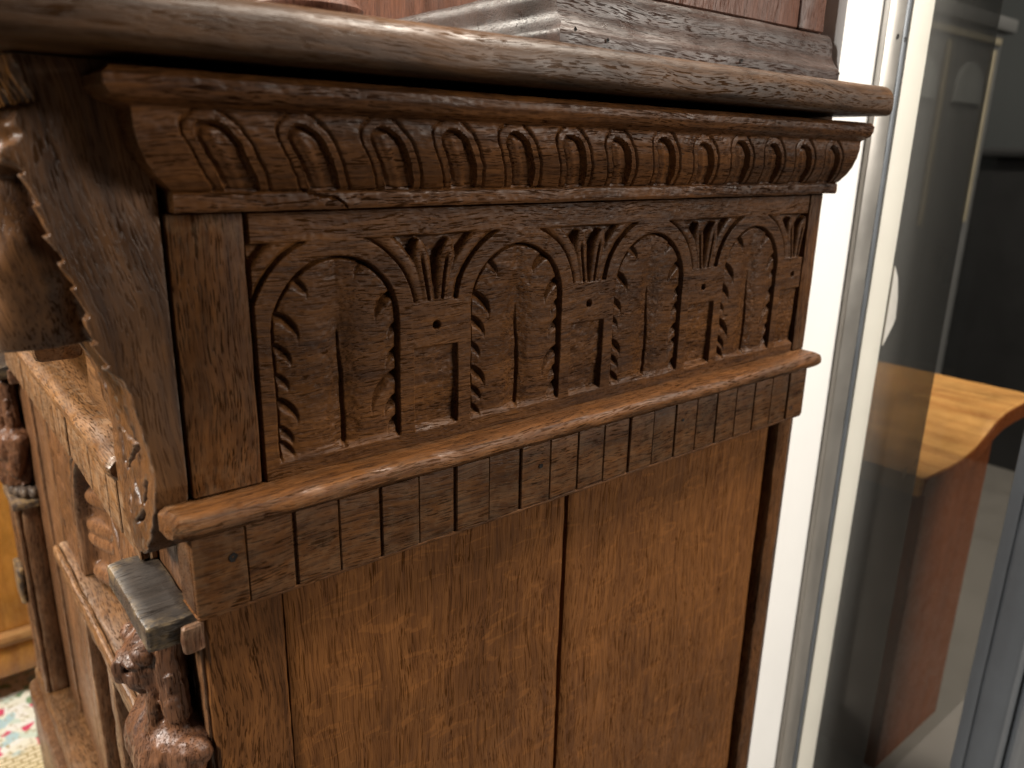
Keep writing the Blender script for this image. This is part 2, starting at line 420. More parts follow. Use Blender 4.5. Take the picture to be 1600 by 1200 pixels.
# carved arcade panel (height field)
def carved_panel(Xa, Za):
    dep = np.zeros_like(Xa)
    cen = [0.0765 + 0.1115 * k for k in range(4)]
    r, ro, zs, zb, zt = 0.0330, 0.0425, -0.0815, -0.1445, -0.0408
    P = np.stack([Xa, Za, Za * 0], -1)
    wob = 0.0005 * vnoise(P, 70, 1); wob2 = 0.0005 * vnoise(P, 70, 2)
    x, z = Xa + wob, Za + wob2
    do = np.full_like(x, 1.0)
    rg = np.random.default_rng(3)
    for ci, c in enumerate(cen):
        u = x - c
        top = z > zs
        d1 = np.where(top, np.hypot(u, z - zs) - r, np.abs(u) - r)
        dO = np.where(top, np.hypot(u, z - zs) - ro, np.abs(u) - ro)
        do = np.minimum(do, dO)
        ins = (d1 < 0.0004) & (z > zb)
        a = np.clip(np.abs(u) / r, 0, 1)
        body = 0.0022 - 0.0013 * np.sin(math.pi * np.clip(a * 1.05, 0, 1)) + 0.0016 * np.exp(-(u / 0.0075) ** 2) * sstep(-0.060, -0.085, z)
        edge = 0.0048 * sstep(-0.0026, -0.0006, d1)
        vx = u - 0.0012 - 0.0006 * np.sin(z * 90)
        vw = 0.0006 + 0.0020 * sstep(-0.070, -0.115, z)
        vein = 0.0058 * sstep(vw, 0.0, np.abs(vx)) * sstep(-0.068, -0.090, z)
        h = np.maximum(np.maximum(body, edge), vein)
        nk = 0 * h
        for sgn, zz, sz in [(1, -.0545, .8), (1, -.069, 1.05), (1, -.0835, .65), (1, -.095, .75), (1, -.1085, 1.1), (1, -.122, .85), (1, -.133, .75),
                            (-1, -.056, .75), (-1, -.073, 1.1), (-1, -.088, .85), (-1, -.101, .6), (-1, -.114, 1.05), (-1, -.1265, .7), (-1, -.1365, .75)]:
            zz = zz + rg.normal(0, 0.0012); sz = sz * (1 + rg.normal(0, 0.10)); R = 0.0122 * sz
            ex = r if zz < zs else math.sqrt(max(r * r - (zz - zs) ** 2, 1e-6))
            cx, cz = sgn * (ex + 0.0016), zz - R * 0.95
            rr = np.hypot(u - cx, z - cz)
            an = np.arctan2(z - cz, -sgn * (u - cx))          # 0 = inwards, pi/2 = up
            tp = sstep(-0.35, 0.75, an) * sstep(2.2, 1.7, an)
            nk = np.maximum(nk, 0.0046 * min(sz, 1) * tp * sstep(R - 0.0052 * tp - 0.0004, R, rr) * sstep(R + 0.0005, R - 0.0001, rr))
        h = h + nk * 0.9
        dep = np.where(ins, np.maximum(dep, h * sstep(0.0004, -0.0004, d1) * (0.25 + 0.75 * sstep(zb, zb + 0.0035, z))), dep)
    for k in range(-1, 4):
        m = cen[0] + 0.1115 * (k + 0.5); u = x - m
        near = np.abs(u) < 0.0557
        # tulip spandrel
        S = near & (do > 0) & (z < zt) & (z > -0.0748)
        g = 0.0056 * sstep(0.0, 0.0009, do) * sstep(zt, zt - 0.0008, z) * sstep(-0.0752, -0.0744, z)
        fall = g.copy()
        wd = 0.0062
        q = np.abs(do - 0.0051) / 0.0047
        pet = np.where((do > 0.0006) & (do < 0.0100), 0.0010 + 0.0040 * np.clip(q, 0, 1.2) ** 4, 1)
        pet = np.where((z > -0.0445) & (np.abs(u) < 0.0200), 1, pet)
        fall = np.minimum(fall, np.maximum(pet, 0))
        for sg in (-1, 1):
            t = np.clip((z + 0.0748) / 0.0308, 0, 1.2)
            cx = sg * (0.0041 + 0.0050 * t ** 1.1)
            hw = 0.0068 * np.sqrt(np.clip(np.minimum(1, (1.03 - t) / 0.30), 0, 1)) * (0.7 + 0.3 * t)
            qq = np.abs(u - cx) / np.maximum(hw, 1e-5)
            cp = np.where(qq < 1, 0.0005 + 0.0034 * qq ** 4 + 0.0036 * sstep(0.20, 0.0, qq) * sstep(0.85, 0.55, t), 1)
            fall = np.minimum(fall, np.maximum(cp, 0))
        dep = np.where(S, np.maximum(dep, np.minimum(fall, g)), dep)
        # sunk rectangle below
        dx = np.abs(u) - 0.0137; dz = np.maximum(z + 0.0992, zb - z)
        dr = np.maximum(dx, dz)
        rc = (0.0022 + 0.0006 * u / 0.0137 + 0.0010 * sstep(-0.120, -0.138, z)) * sstep(0.0003, -0.0006, dr) * (0.3 + 0.7 * sstep(zb, zb + 0.003, z))
        dep = np.where(near & (dr < 0.0003), np.maximum(dep, rc), dep)
        hd = np.hypot(u - 0.0003, z + 0.088)
        dep = np.maximum(dep, 0.0042 * sstep(0.0025, 0.0018, hd))
    tool = sstep(0.0006, 0.0020, dep)
    dep += tool * (0.0003 * vnoise(P, 240, 6) + 0.00016 * vnoise(P, 620, 7)) + 0.00025 * vnoise(P, 60, 8) + 0.00012 * vnoise(P, 500, 9)
    return dep
xs = np.linspace(0.0352, 0.4794, 900); zz_ = np.linspace(-0.152, -0.0268, 256)
XX, ZZ = np.meshgrid(xs, zz_, indexing='ij')
DD = carved_panel(XX, ZZ)
DD += 0.010 * sstep(0.0010, 0.0, XX - 0.0352) + 0.010 * sstep(0.0012, 0.0, 0.4794 - XX) + 0.002 * sstep(0.0008, 0.0, -0.0268 - ZZ)
V = np.stack([XX, 0.0008 + DD, ZZ], -1).reshape(-1, 3)
o = mk('carved_arcade_panel', V, gridfaces(len(xs), len(zz_)), 'oak_carved', cab, sharp=0)
o['label'] = 'row of four carved leaf arches with tulip spandrels'

# side roll moulding
roll = [(0.004, -0.1524), (-0.006, -0.1520), (-0.0130, -0.1517), (-0.0172, -0.1530), (-0.0190, -0.1560), (-0.0188, -0.1596), (-0.0164, -0.1622), (-0.0118, -0.1638), (-0.0106, -0.1652), (0.004, -0.1652)]
V, F = prism(0, -0.0125, BX - 0.001, roll, bev=0.003, amp=0.0005, nscale=50, seed=21, n=80, endamp=0.0016)
fix_normals(mk('side_roll_moulding', V, F, 'oak_x', cab))

# dentil strip under the roll: each dentil a block of its own
strip = board('side_dentil_strip', -0.0045, BX - 0.009, -0.0086, 0.012, -0.2046, -0.1655, 'oak_x', cab, 0, r=0.0006, seed=23)
board('lip', -0.0045, BX - 0.009, -0.0100, 0.012, -0.2066, -0.2047, 'oak_x', strip, 0, r=0.0005, seed=24, amp=0.0002)
edges = [-0.0045] + [0.0199 + 0.02335 * k for k in range(20)] + [BX - 0.009]
for k in range(len(edges) - 1):
    a, b = edges[k], edges[k + 1]
    deep_l = (k % 2 == 0) and k > 0; deep_r = (k % 2 == 1)
    a += 0.0008 if deep_l else 0.00016; b -= 0.0008 if deep_r else 0.00016
    yy = -0.0104 + rng.normal(0, 0.00025)
    board('dentil', a, b, yy, -0.0087, -0.2045, -0.1656, 'oak_x', strip, 0, r=0.0005, amp=0.0002, seed=30 + k, bev=0.0005)

def nail(x, y, z, r, parent, ax='y'):
    pts = []
    for k in range(9):
        t = 2 * math.pi * k / 9; q = r * (1 + rng.normal(0, 0.15)); pts.append((q * math.cos(t), q * math.sin(t)))
    if ax == 'y': V = [(x + a, y, z + b) for a, b in pts] + [(x, y + 0.0006, z)]
    else: V = [(x, y + a, z + b) for a, b in pts] + [(x + 0.0006, y, z)]
    F = [(k, (k + 1) % 9, 9) for k in range(9)]
    return fix_normals(mk('nail_hole', V, F, 'hole', parent, sharp=0))
nail(0.0135, -0.0109, -0.1790, 0.0022, strip); nail(0.199, -0.0110, -0.1800, 0.0016, strip)
nail(0.331, -0.0110, -0.178, 0.0012, strip); nail(0.470, -0.0109, -0.196, 0.0018, strip)

# lower side: two upright boards with an open joint, a dark channel and the back stile
def warped_board(name, x0, x1, y, z0, z1, seed, mat='oak_board'):
    nxn, nzn = 60, 140
    xs = np.linspace(x0, x1, nxn); zs = np.linspace(z0, z1, nzn)
    A, B = np.meshgrid(xs, zs, indexing='ij')
    P = np.stack([A, B, B * 0 + seed], -1)
    Y = y + 0.0006 * vnoise(P, 12, seed) + 0.00022 * vnoise(P, 70, seed + 1)
    E = np.minimum(A - x0, x1 - A); Y = Y + 0.0014 * sstep(0.0016, 0, E)
    A = A + 0.0007 * vnoise(np.stack([B * 0 + seed, B, B * 0], -1), 22, seed + 2) * sstep(0.01, 0, E) + 0.0004 * vnoise(np.stack([B * 0, B, B * 0], -1), 120, seed + 3) * sstep(0.004, 0, E)
    V = np.stack([A, Y, B], -1).reshape(-1, 3); F = gridfaces(nxn, nzn)
    n = len(V); Vb = V.copy(); Vb[:, 1] = y + 0.016
    side = []
    ring = [i * nzn for i in range(nxn)] + [(nxn - 1) * nzn + j for j in range(1, nzn)] + [i * nzn + nzn - 1 for i in range(nxn - 2, -1, -1)] + [j for j in range(nzn - 2, 0, -1)]
    bi = {v: n + k for k, v in enumerate(ring)}
    Vall = np.concatenate([V, Vb[ring]])
    Q = np.array([(ring[k], ring[(k + 1) % len(ring)], bi[ring[(k + 1) % len(ring)]], bi[ring[k]]) for k in range(len(ring))])
    return fix_normals(mk(name, Vall, np.concatenate([F, Q]), mat, cab))
warped_board('lower_front_stile', 0.0012, 0.0395, -0.0004, ZF + 0.11, -0.2064, 40, 'oak_z')
warped_board('side_board', 0.0400, 0.2308, 0.0000, ZF + 0.11, -0.2064, 41)
warped_board('side_board', 0.2362, 0.4625, 0.0016, ZF + 0.11, -0.2064, 43)
board('lower_back_stile', 0.4735, BX - 0.004, -0.0005, 0.02, ZF + 0.11, -0.2064, 'oak_z', cab, 2, r=0.003, amp=0.0009, seed=45)
board('side_plinth', -0.02, BX - 0.003, -0.012, 0.02, ZF, ZF + 0.11, 'oak_x', cab, 0, seed=46)

# ---- front of the case (faces -x)
board('front_stile', -0.0012, 0.018, 0.0215, 0.078, -0.66, 0.0292, 'oak_front', cab, 2, seed=51)
board('front_corner_post', -0.0012, 0.0012, 0.0045, 0.0212, -0.66, 0.0292, 'oak_front', cab, 2, r=0.0006, seed=50)
board('front_stile', -0.0012, 0.018, 0.3985, 0.4385, -0.66, 0.0292, 'oak_front', cab, 2, seed=52)
board('front_stile', 0.0010, 0.018, 0.4410, 0.4800, -0.66, 0.0292, 'oak_front', cab, 2, seed=57)
board('front_stile', -0.0012, 0.018, 0.4825, 0.600, -0.66, 0.0292, 'oak_front', cab, 2, seed=58)
board('front_frieze', -0.004, 0.018, 0.0785, 0.3945, -0.149, 0.0292, 'oak_y', cab, 1, seed=53)
board('drawer_ledge', -0.030, -0.0045, 0.168, 0.44, -0.121, -0.103, 'oak_y', cab, 1, r=0.004, amp=0.0006, seed=54)
rollf = [(0.0, -0.1485), (-0.010, -0.1482), (-0.0155, -0.1500), (-0.0185, -0.1535), (-0.0185, -0.1580), (-0.0160, -0.1618), (-0.0105, -0.1640), (0.0, -0.1645)]
V, F = prism(1, 0.0660, 0.534, rollf, bev=0.002, amp=0.0006, nscale=60, seed=55, n=80)
fix_normals(mk('front_roll_moulding', V, F, 'oak_y', cab))
fstrip = board('front_dentil_strip', -0.0055, -0.0015, 0.0600, 0.527, -0.2062, -0.165, 'oak_y', cab, 1, r=0.0006, seed=56)
fe = [0.0600] + [0.0745 + 0.0233 * k for k in range(19)] + [0.527]
for k in range(len(fe) - 1):
    board('dentil', -0.0098 + rng.normal(0, 0.0003), -0.0056, fe[k] + 0.0010, fe[k + 1] - 0.0010, -0.2055, -0.1651, 'oak_y', fstrip, 1, r=0.0006, amp=0.00025, seed=60 + k, bev=0.0006)

# door: carved arch panel above, rail, muntins and lower panels
door = board('door', 0.0165, 0.0285, 0.0788, 0.3942, -0.66, -0.2066, 'oak_front', cab, 2, seed=80)
ys = np.linspace(0.085, 0.394, 300); zs2 = np.linspace(-0.338, -0.207, 150)
YY, ZZ = np.meshgrid(ys, zs2, indexing='ij')
cy, rr_, zsp = 0.236, 0.083, -0.296
u = YY - cy
d1 = np.where(ZZ > zsp, np.hypot(u, ZZ - zsp) - rr_, np.abs(u) - rr_)
h = np.where(d1 < 0, 0.0135 * sstep(0.0, -0.003, d1), 0)
P = np.stack([YY, ZZ, ZZ * 0], -1)
h += 0.0030 * sstep(0.0022, 0.0006, np.abs(d1 - 0.0065))
for sgn in (-1, 1):                                        # bead-like leaf lobes standing inside the arch edge
    for k in range(6):
        if k < 2: ly, lz = cy + sgn * (rr_ - 0.013), -0.330 + 0.030 * k
        else:
            t = 0.42 * (k - 1.75); ly, lz = cy + sgn * (rr_ - 0.013) * math.cos(t), zsp + (rr_ - 0.013) * math.sin(t)
        e = np.hypot((YY - ly + sgn * 0.018) / 0.032, (ZZ - lz + 0.16 * sgn * (YY - ly)) / 0.0088)
        h = np.where(e < 1, np.minimum(h, 0.0125 - 0.0110 * np.clip(1 - e ** 3, 0, 1) * (0.55 + 0.45 * np.clip(sgn * (YY - ly + sgn * 0.018) / 0.032, -1, 1))), h)
h += np.where(d1 > 0.008, 0.0014 * np.clip(vnoise(P, 110, 3) - 0.25, 0, 1) * 2, 0) + 0.0005 * vnoise(P, 60, 12)
V = np.stack([-0.001 + h, YY, ZZ], -1).reshape(-1, 3)
mk('arch_panel', V, gridfaces(300, 150, True), 'oak_front', door, sharp=0)
board('rail', -0.0065, 0.0163, 0.0788, 0.3942, -0.378, -0.339, 'oak_y', door, 1, r=0.003, amp=0.0006, seed=82)
board('rail_moulding', -0.0115, -0.0066, 0.0788, 0.3942, -0.352, -0.3395, 'oak_y', door, 1, r=0.002, amp=0.0006, seed=83)
for yy0, yy1, xx0 in ((0.350, 0.3942, -0.0035), (0.317, 0.338, -0.006), (0.228, 0.246, -0.006), (0.135, 0.156, -0.006)):
    board('muntin', xx0, 0.0163, yy0, yy1, -0.659, -0.3785, 'oak_front', door, 2, r=0.0025, amp=0.0006, seed=int(yy0 * 900))
# diagonal strapwork in the lower panel
V, F = prism(2, -0.60, -0.392, rrect(-0.004, 0.0160, 0.188, 0.212, 0.003), amp=0.001, nscale=60, seed=88)
V[:, 1] += (V[:, 2] + 0.5) * -0.55
fix_normals(mk('strapwork', V, F, 'oak_abacus', door))
board('front_plinth', -0.034, 0.02, -0.012, 0.606, ZF, -0.598, 'oak_front', cab, 1, r=0.006, amp=0.001, seed=89)
board('front_plinth_moulding', -0.026, 0.0055, 0.0, 0.60, -0.5975, -0.578, 'oak_y', cab, 1, r=0.006, amp=0.0008, seed=90)

# ---- corbel under the top board, carved in the round
def corbel_field():
    h = 0.00085
    lo = (-0.074, -0.003, -0.192); hi = (0.006, 0.076, 0.034)
    X, Y, Z = field(lo, hi, h)
    zp = np.array([-.195, -.172, -.150, -.132, -.114, -.100, -.087, -.077, -.064, -.053, -.043, -.031, -.020, -.011, -.004, .004, .013, .022, .034])
    xp = np.array([-.0150, -.0155, -.0140, -.0135, -.0155, -.0185, -.0235, -.0275, -.0300, -.0325, -.0355, -.0385, -.0405, -.0430, -.0455, -.0420, -.0395, -.0430, -.0465])
    z1 = Z[0, 0, :]; y1 = Y[0, :, 0]
    YZy, YZz = np.meshgrid(y1, z1, indexing='ij')
    P = np.stack([YZy, YZz, YZz * 0], -1)
    pr = np.interp(YZz, zp, xp)
    # saw-toothed leaf edge near both sides
    side = np.minimum(YZy, 0.072 - YZy)
    ph = (YZz + 0.0012 * vnoise(P, 55, 35)) / 0.0108; saw = (ph - np.floor(ph)) * (0.75 + 0.35 * vnoise(P, 70, 36))
    teeth = sstep(0.009, 0.004, side) * sstep(-0.094, -0.086, YZz) * sstep(0.000, -0.012, YZz)
    pr = pr - 0.0034 * saw * teeth + 0.0022 * sstep(0.0055, 0.0075, side) * sstep(0.012, 0.0095, side) * sstep(-0.10, -0.09, YZz) * sstep(0.0, -0.01, YZz)
    # reeds of the top
    pr = pr + 0.0022 * (1 - np.abs(np.sin(math.pi * (YZy - 0.001) / 0.0088))) * sstep(0.010, 0.0135, YZz)
    pr = pr - 0.0030 * sstep(0.0135, 0.0105, YZz) * sstep(0.002, 0.006, YZz)
    # incised lines and gouge nicks of the tongue
    cut = np.zeros_like(pr)
    def seg(a, b, wd, dp):
        nonlocal cut
        a = np.array(a); b = np.array(b); ab = b - a
        t = np.clip(((YZy - a[0]) * ab[0] + (YZz - a[1]) * ab[1]) / ab.dot(ab), 0, 1)
        d = np.hypot(YZy - a[0] - t * ab[0], YZz - a[1] - t * ab[1])
        cut = np.maximum(cut, dp * sstep(wd * (1 - 0.6 * t), 0, d))
    for a, b, w_, dp in (((.020, -.128), (.046, -.148), .0028, .0034), ((.020, -.128), (.018, -.118), .0034, .004), ((.020, -.128), (.050, -.128), .0022, .003),
                         ((.054, -.132), (.050, -.146), .003, .003), ((.058, -.105), (.052, -.125), .003, .0028), ((.034, -.100), (.030, -.118), .0025, .002),
                         ((.014, -.146), (.021, -.157), .0036, .0045), ((.034, -.151), (.027, -.158), .0036, .0045), ((.022, -.163), (.032, -.170), .0034, .004),
                         ((.044, -.160), (.040, -.168), .003, .003), ((.036, -.146), (.036, -.153), .003, .002)):
        seg(a, b, w_, dp)
    pr = pr + cut + 0.0010 * vnoise(P, 90, 31) + 0.0007 * vnoise(P, 260, 32)
    # outline: full width above, pointed tongue below
    tt = np.clip((-0.140 - YZz) / 0.047, 0, 1.1)
    hw = 0.0362 * np.sqrt(np.clip(1 - tt ** 1.45, 0, 1)) + 0.0006 * vnoise(P, 150, 33)
    out = np.abs(YZy - 0.0360) - hw
    out = np.where(tt >= 1.0, 0.004, out)
    F = np.maximum(np.maximum(pr[None] - X, out[None] * 0.8), X - 0.0003)
    F = np.maximum(F, Z - 0.0292)
    # scroll and hanging carved mass
    sc = ell(X, Y, Z, (-0.0470, 0.032, -0.002), (0.0125, 0.031, 0.0125)) + 0.0009 * np.sin(Y * 420 + Z * 300)
    F = smin(F, sc, 0.003)
    lump = ell(X, Y, Z, (-0.0415, 0.038, -0.050), (0.0235, 0.0285, 0.052))
    lump = smin(lump, ell(X, Y, Z, (-0.049, 0.034, -0.030), (0.018, 0.020, 0.022)), 0.010)
    lump = np.maximum(lump, -(ell(X, Y, Z, (-0.066, 0.028, -0.070), (0.008, 0.0045, 0.006))))
    lump = np.maximum(lump, -(ell(X, Y, Z, (-0.068, 0.048, -0.068), (0.010, 0.004, 0.006))))
    P3 = np.stack([X, Y, Z], -1)
    lump = lump + 0.0016 * np.sin(Y * 260 + Z * 90) * sstep(-0.02, -0.05, Z) + 0.0014 * vnoise(P3, 75, 34)
    lump = np.maximum(lump, -0.0795 - Z + (X + 0.05) * 0.05)
    F = smin(F, lump, 0.0022)
    # flat flush side towards the viewer and back
    F = np.maximum(F, 0.0002 - Y); F = np.maximum(F, Y - 0.0718)
    return surface_nets(F, lo, h)
CV, CF = corbel_field()
c1 = mk('corbel', CV, CF, 'oak_corbel', cab, sharp=55)
c1['label'] = 'scrolled corbel with hanging carved mass and pointed tongue'
c2 = c1.copy(); col.objects.link(c2); c2.parent = cab; c2.location.y += 0.528; del c2['label']

# ---- term figure on the front corner
def term_field():
    h = 0.0008
    lo = (-0.040, -0.006, -0.352); hi = (0.004, 0.078, -0.218)
    X, Y, Z = field(lo, hi, h)
    c = 0.0355
    F = ell(X, Y, Z, (-0.0120, c, -0.2440), (0.0150, 0.0150, 0.0200))
    F = smin(F, ell(X, Y, Z, (-0.0235, c, -0.2500), (0.0065, 0.0085, 0.0110)), 0.005)            # face
    F = smin(F, ell(X, Y, Z, (-0.0305, c, -0.2485), (0.0035, 0.0026, 0.0058)), 0.0025)           # nose
    F = smin(F, ell(X, Y, Z, (-0.0262, c, -0.2412), (0.0045, 0.0095, 0.0026)), 0.0025)           # brow
    for s in (-1, 1):
        F = np.maximum(F, -ell(X, Y, Z, (-0.0290, c + s * 0.0050, -0.2455), (0.0036, 0.0030, 0.0022)))
        F = smin(F, cap(X, Y, Z, (-0.0110, c + s * 0.0145, -0.2300), (-0.0120, c + s * 0.0185, -0.2680), 0.0070, 0.0060), 0.0015)   # lock of hair
        F = smin(F, ell(X, Y, Z, (-0.0190, c + s * 0.0105, -0.2640), (0.0048, 0.0045, 0.0110)), 0.0015)
        F = smin(F, ell(X, Y, Z, (-0.0215, c + s * 0.0100, -0.2350), (0.0060, 0.0060, 0.0055)), 0.002)
    F = np.maximum(F, -ell(X, Y, Z, (-0.0310, c, -0.2588), (0.0035, 0.0040, 0.0012)))            # mouth
    F = smin(F, cap(X, Y, Z, (-0.010, c, -0.262), (-0.010, c, -0.280), 0.0090, 0.0110), 0.004)   # neck
    F = smin(F, ell(X, Y, Z, (-0.0085, c, -0.2860), (0.0180, 0.0345, 0.0160)), 0.006)            # shoulders
    for s in (-1, 1):
        F = smin(F, ell(X, Y, Z, (-0.0200, c + s * 0.0115, -0.2960), (0.0110, 0.0115, 0.0125)), 0.005)
        F = smin(F, cap(X, Y, Z, (-0.0090, c + s * 0.0290, -0.2850), (-0.0150, c + s * 0.0240, -0.3180), 0.0085, 0.0062), 0.0022)
        F = smin(F, cap(X, Y, Z, (-0.0150, c + s * 0.0240, -0.3180), (-0.0235, c + s * 0.0040, -0.3130), 0.0060, 0.0048), 0.002)
    F = smin(F, cap(X, Y, Z, (-0.0080, c, -0.295), (-0.0080, c, -0.345), 0.0230, 0.0200), 0.006)
    P3 = np.stack([X, Y, Z], -1)
    F = F + 0.0007 * np.sin(Y * 1500 + X * 900 + 2.5 * vnoise(P3, 120, 44)) * sstep(-0.2725, -0.2690, Z) * sstep(-0.0205, -0.0175, X) + 0.0009 * vnoise(P3 * np.array([1, 1, 0.35]), 190, 43)
    F = F + 0.0010 * np.sin((Y - c) * 900) * sstep(-0.318, -0.328, Z) + 0.0007 * vnoise(P3, 130, 41) + 0.0005 * vnoise(P3, 330, 42)
    F = np.maximum(F, -0.336 - Z); F = np.maximum(F, Z + 0.2205); F = np.maximum(F, X - 0.002)
    return surface_nets(F, lo, h)
TV, TF = term_field()
term = board('term_capital', -0.0245, -0.0014, -0.0015, 0.0705, -0.2200, -0.2068, 'capital', cab, 1, r=0.0016, amp=0.0008, seed=101, endamp=0.002, step=0.004)
term['label'] = 'worn grey capital block above the figure'
side_ear = board('capital_ear', -0.0105, -0.0002, -0.0060, -0.0016, -0.2245, -0.2100, 'oak_figure', term, 2, r=0.002, amp=0.0012, seed=102)
fig = mk('figure', TV, TF, 'oak_figure', cab, sharp=0)
fig['label'] = 'small carved half figure with ringlets'
# cushion with gadroons, slab and pilaster shaft
na, nb = 96, 14
A, B = np.meshgrid(np.linspace(0, math.pi, na), np.linspace(0, math.pi, nb), indexing='ij')
rad = (1 + 0.10 * np.abs(np.sin(A * 8))) * (0.78 + 0.22 * np.sin(B))
V = np.stack([-0.0005 - 0.0225 * rad * np.sin(A), 0.0355 - 0.033 * rad * np.cos(A), -0.3365 - 0.0125 * (1 - np.cos(B)) / 2], -1).reshape(-1, 3)
cush = mk('cushion', V, gridfaces(na, nb), 'oak_abacus', cab, sharp=0)
slab = board('slab', -0.0255, -0.0014, 0.0005, 0.0705, -0.357, -0.3495, 'oak_abacus', cab, 1, r=0.0014, amp=0.0006, seed=103)
sh = board('pilaster_shaft', -0.0180, -0.0014, 0.006, 0.065, -0.5775, -0.3573, 'oak_front', cab, 2, r=0.0025, amp=0.0007, seed=104)
fil = [board('fillet', -0.0235, -0.0182, y0, y0 + 0.011, -0.577, -0.3575, 'oak_front', sh, 2, r=0.002, amp=0.0006, seed=105 + k) for k, y0 in enumerate((0.0075, 0.030, 0.0525))]
drop = board('drop', -0.0300, -0.0236, 0.018, 0.053, -0.470, -0.430, 'oak_abacus', sh, 2, r=0.003, amp=0.001, seed=109)
def cp(o, parent, dy=0.0):
    c = o.copy(); col.objects.link(c); c.parent = parent; c.location.y += dy
    if 'label' in c: del c['label']
    for ch in o.children: cp(ch, c)
    return c
for o_ in (term, fig, cush, slab, sh): cp(o_, cab, 0.528)

# ---- upper stage standing back on the top board
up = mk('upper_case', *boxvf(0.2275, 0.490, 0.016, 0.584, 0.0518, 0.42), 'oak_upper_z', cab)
um = [(0.0, 0.0519), (0.0, 0.0615), (0.0012, 0.0640), (0.0035, 0.0660), (0.0060, 0.0690), (0.0080, 0.0730), (0.0085, 0.0770), (0.0090, 0.0820), (0.0105, 0.0860), (0.0128, 0.0885), (0.0155, 0.0890)]
um = resample(um, 0.0016)
path = [(BX - 0.001, 0), (0.2115, 0), (0.2115, 0.60)]
Vm = []; nseg = 60
for k in range(nseg + 1):
    x = BX - 0.001 + (0.2115 - BX + 0.001) * k / nseg
    for o_, z in um: Vm.append((x if k < nseg else 0.2115 + o_, o_, z))
for k in range(1, nseg + 1):
    y = 0.60 * k / nseg
    for o_, z in um: Vm.append((0.2115 + o_, y + o_ * (1 - k / nseg), z))
Vm = np.array(Vm); Vm += 0.0004 * np.stack([vnoise(Vm, 60, 51 + j) for j in range(3)], -1)
ko = len(um); base = len(Vm); endc = Vm[:ko].copy(); endc[:, 1] = 0.02
Vm = np.concatenate([Vm, endc]); i = np.arange(ko - 1)
F = np.concatenate([gridfaces(2 * nseg + 1, ko), np.stack([i, i + 1, base + i + 1, base + i], -1)])
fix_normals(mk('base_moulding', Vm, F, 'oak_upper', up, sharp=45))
board('upper_side_stile', 0.455, 0.488, 0.0125, 0.0158, 0.0892, 0.42, 'oak_upper_z', up, 2, r=0.0012, seed=121)
board('upper_side_panel', 0.2275, 0.4545, 0.0135, 0.0158, 0.0892, 0.42, 'oak_upper_z', up, 2, r=0.0008, seed=122)
for (x, z) in ((0.222, 0.0635), (0.247, 0.0605), (0.372, 0.0600), (0.494, 0.0610)):
    nail(x, -0.0008, z, 0.0013, up)
# turned column foot standing on the front part of the top board
pr = [(0.0, 0.0), (0.026, 0.0), (0.027, 0.004), (0.024, 0.007), (0.0255, 0.0085), (0.026, 0.011), (0.022, 0.015), (0.019, 0.020), (0.018, 0.12), (0.0, 0.12)]
ns = 40; V = []; F = []
for k in range(ns):
    t = 2 * math.pi * k / ns
    for r_, z_ in pr: V.append((0.090 + r_ * math.cos(t), 0.045 + r_ * math.sin(t), 0.0519 + z_))
kk = len(pr)
for k in range(ns):
    for j in range(kk - 1):
        F.append((k * kk + j, ((k + 1) % ns) * kk + j, ((k + 1) % ns) * kk + j + 1, k * kk + j + 1))
fix_normals(mk('turned_column', V, F, 'oak_upper_z', cab))

# ------------------------------------------------------------------ rug and the orange cabinet on the left
def rug_mat():
    m, nt, bs = newmat('floral_rug_wool')
    geo = node(nt, 'ShaderNodeNewGeometry'); P = geo.outputs['Position']
    vo = node(nt, 'ShaderNodeTexVoronoi'); vo.inputs['Scale'].default_value = 70; nt.links.new(P, vo.inputs['Vector'])
    sep = node(nt, 'ShaderNodeSeparateColor'); nt.links.new(vo.outputs['Color'], sep.inputs[0])
    cr = node(nt, 'ShaderNodeValToRGB'); cr.color_ramp.interpolation = 'CONSTANT'
    pal = [(0.0, (0.80, 0.76, 0.62)), (0.34, (0.45, 0.60, 0.60)), (0.50, (0.84, 0.80, 0.72)), (0.72, (0.66, 0.07, 0.14)), (0.82, (0.62, 0.68, 0.56)), (0.93, (0.22, 0.32, 0.18))]
    e = cr.color_ramp.elements
    e[0].position, e[0].color = pal[0][0], (*pal[0][1], 1); e[1].position, e[1].color = pal[1][0], (*pal[1][1], 1)
    for p_, c_ in pal[2:]:
        q = e.new(p_); q.color = (*c_, 1)
    nt.links.new(sep.outputs[0], cr.inputs[0])
    br = node(nt, 'ShaderNodeTexBrick'); br.inputs['Scale'].default_value = 30
    br.inputs['Color1'].default_value = (0.72, 0.60, 0.36, 1); br.inputs['Color2'].default_value = (0.78, 0.68, 0.46, 1); br.inputs['Mortar'].default_value = (0.30, 0.20, 0.07, 1)
    br.inputs['Mortar Size'].default_value = 0.03
    nt.links.new(P, br.inputs['Vector'])
    sx = node(nt, 'ShaderNodeSeparateXYZ'); nt.links.new(P, sx.inputs[0])
    wv = math_n(nt, 'ADD', sx.outputs[1], math_n(nt, 'MULTIPLY', noise(nt, P, 25, 2), 0.05))
    c = mixc(nt, maprange(nt, wv, 0.775, 0.785), br.outputs['Color'], cr.outputs['Color'])
    c = mixc(nt, maprange(nt, noise(nt, P, 160, 2, 0.6), 0.58, 0.64), c, (0.45, 0.36, 0.18))
    nt.links.new(c, bs.inputs['Base Color']); bs.inputs['Roughness'].default_value = 0.95
    bp = node(nt, 'ShaderNodeBump'); bp.inputs['Strength'].default_value = 0.8; bp.inputs['Distance'].default_value = 0.002
    nt.links.new(noise(nt, P, 700, 2), bp.inputs['Height']); nt.links.new(bp.outputs[0], bs.inputs['Normal'])
    return m
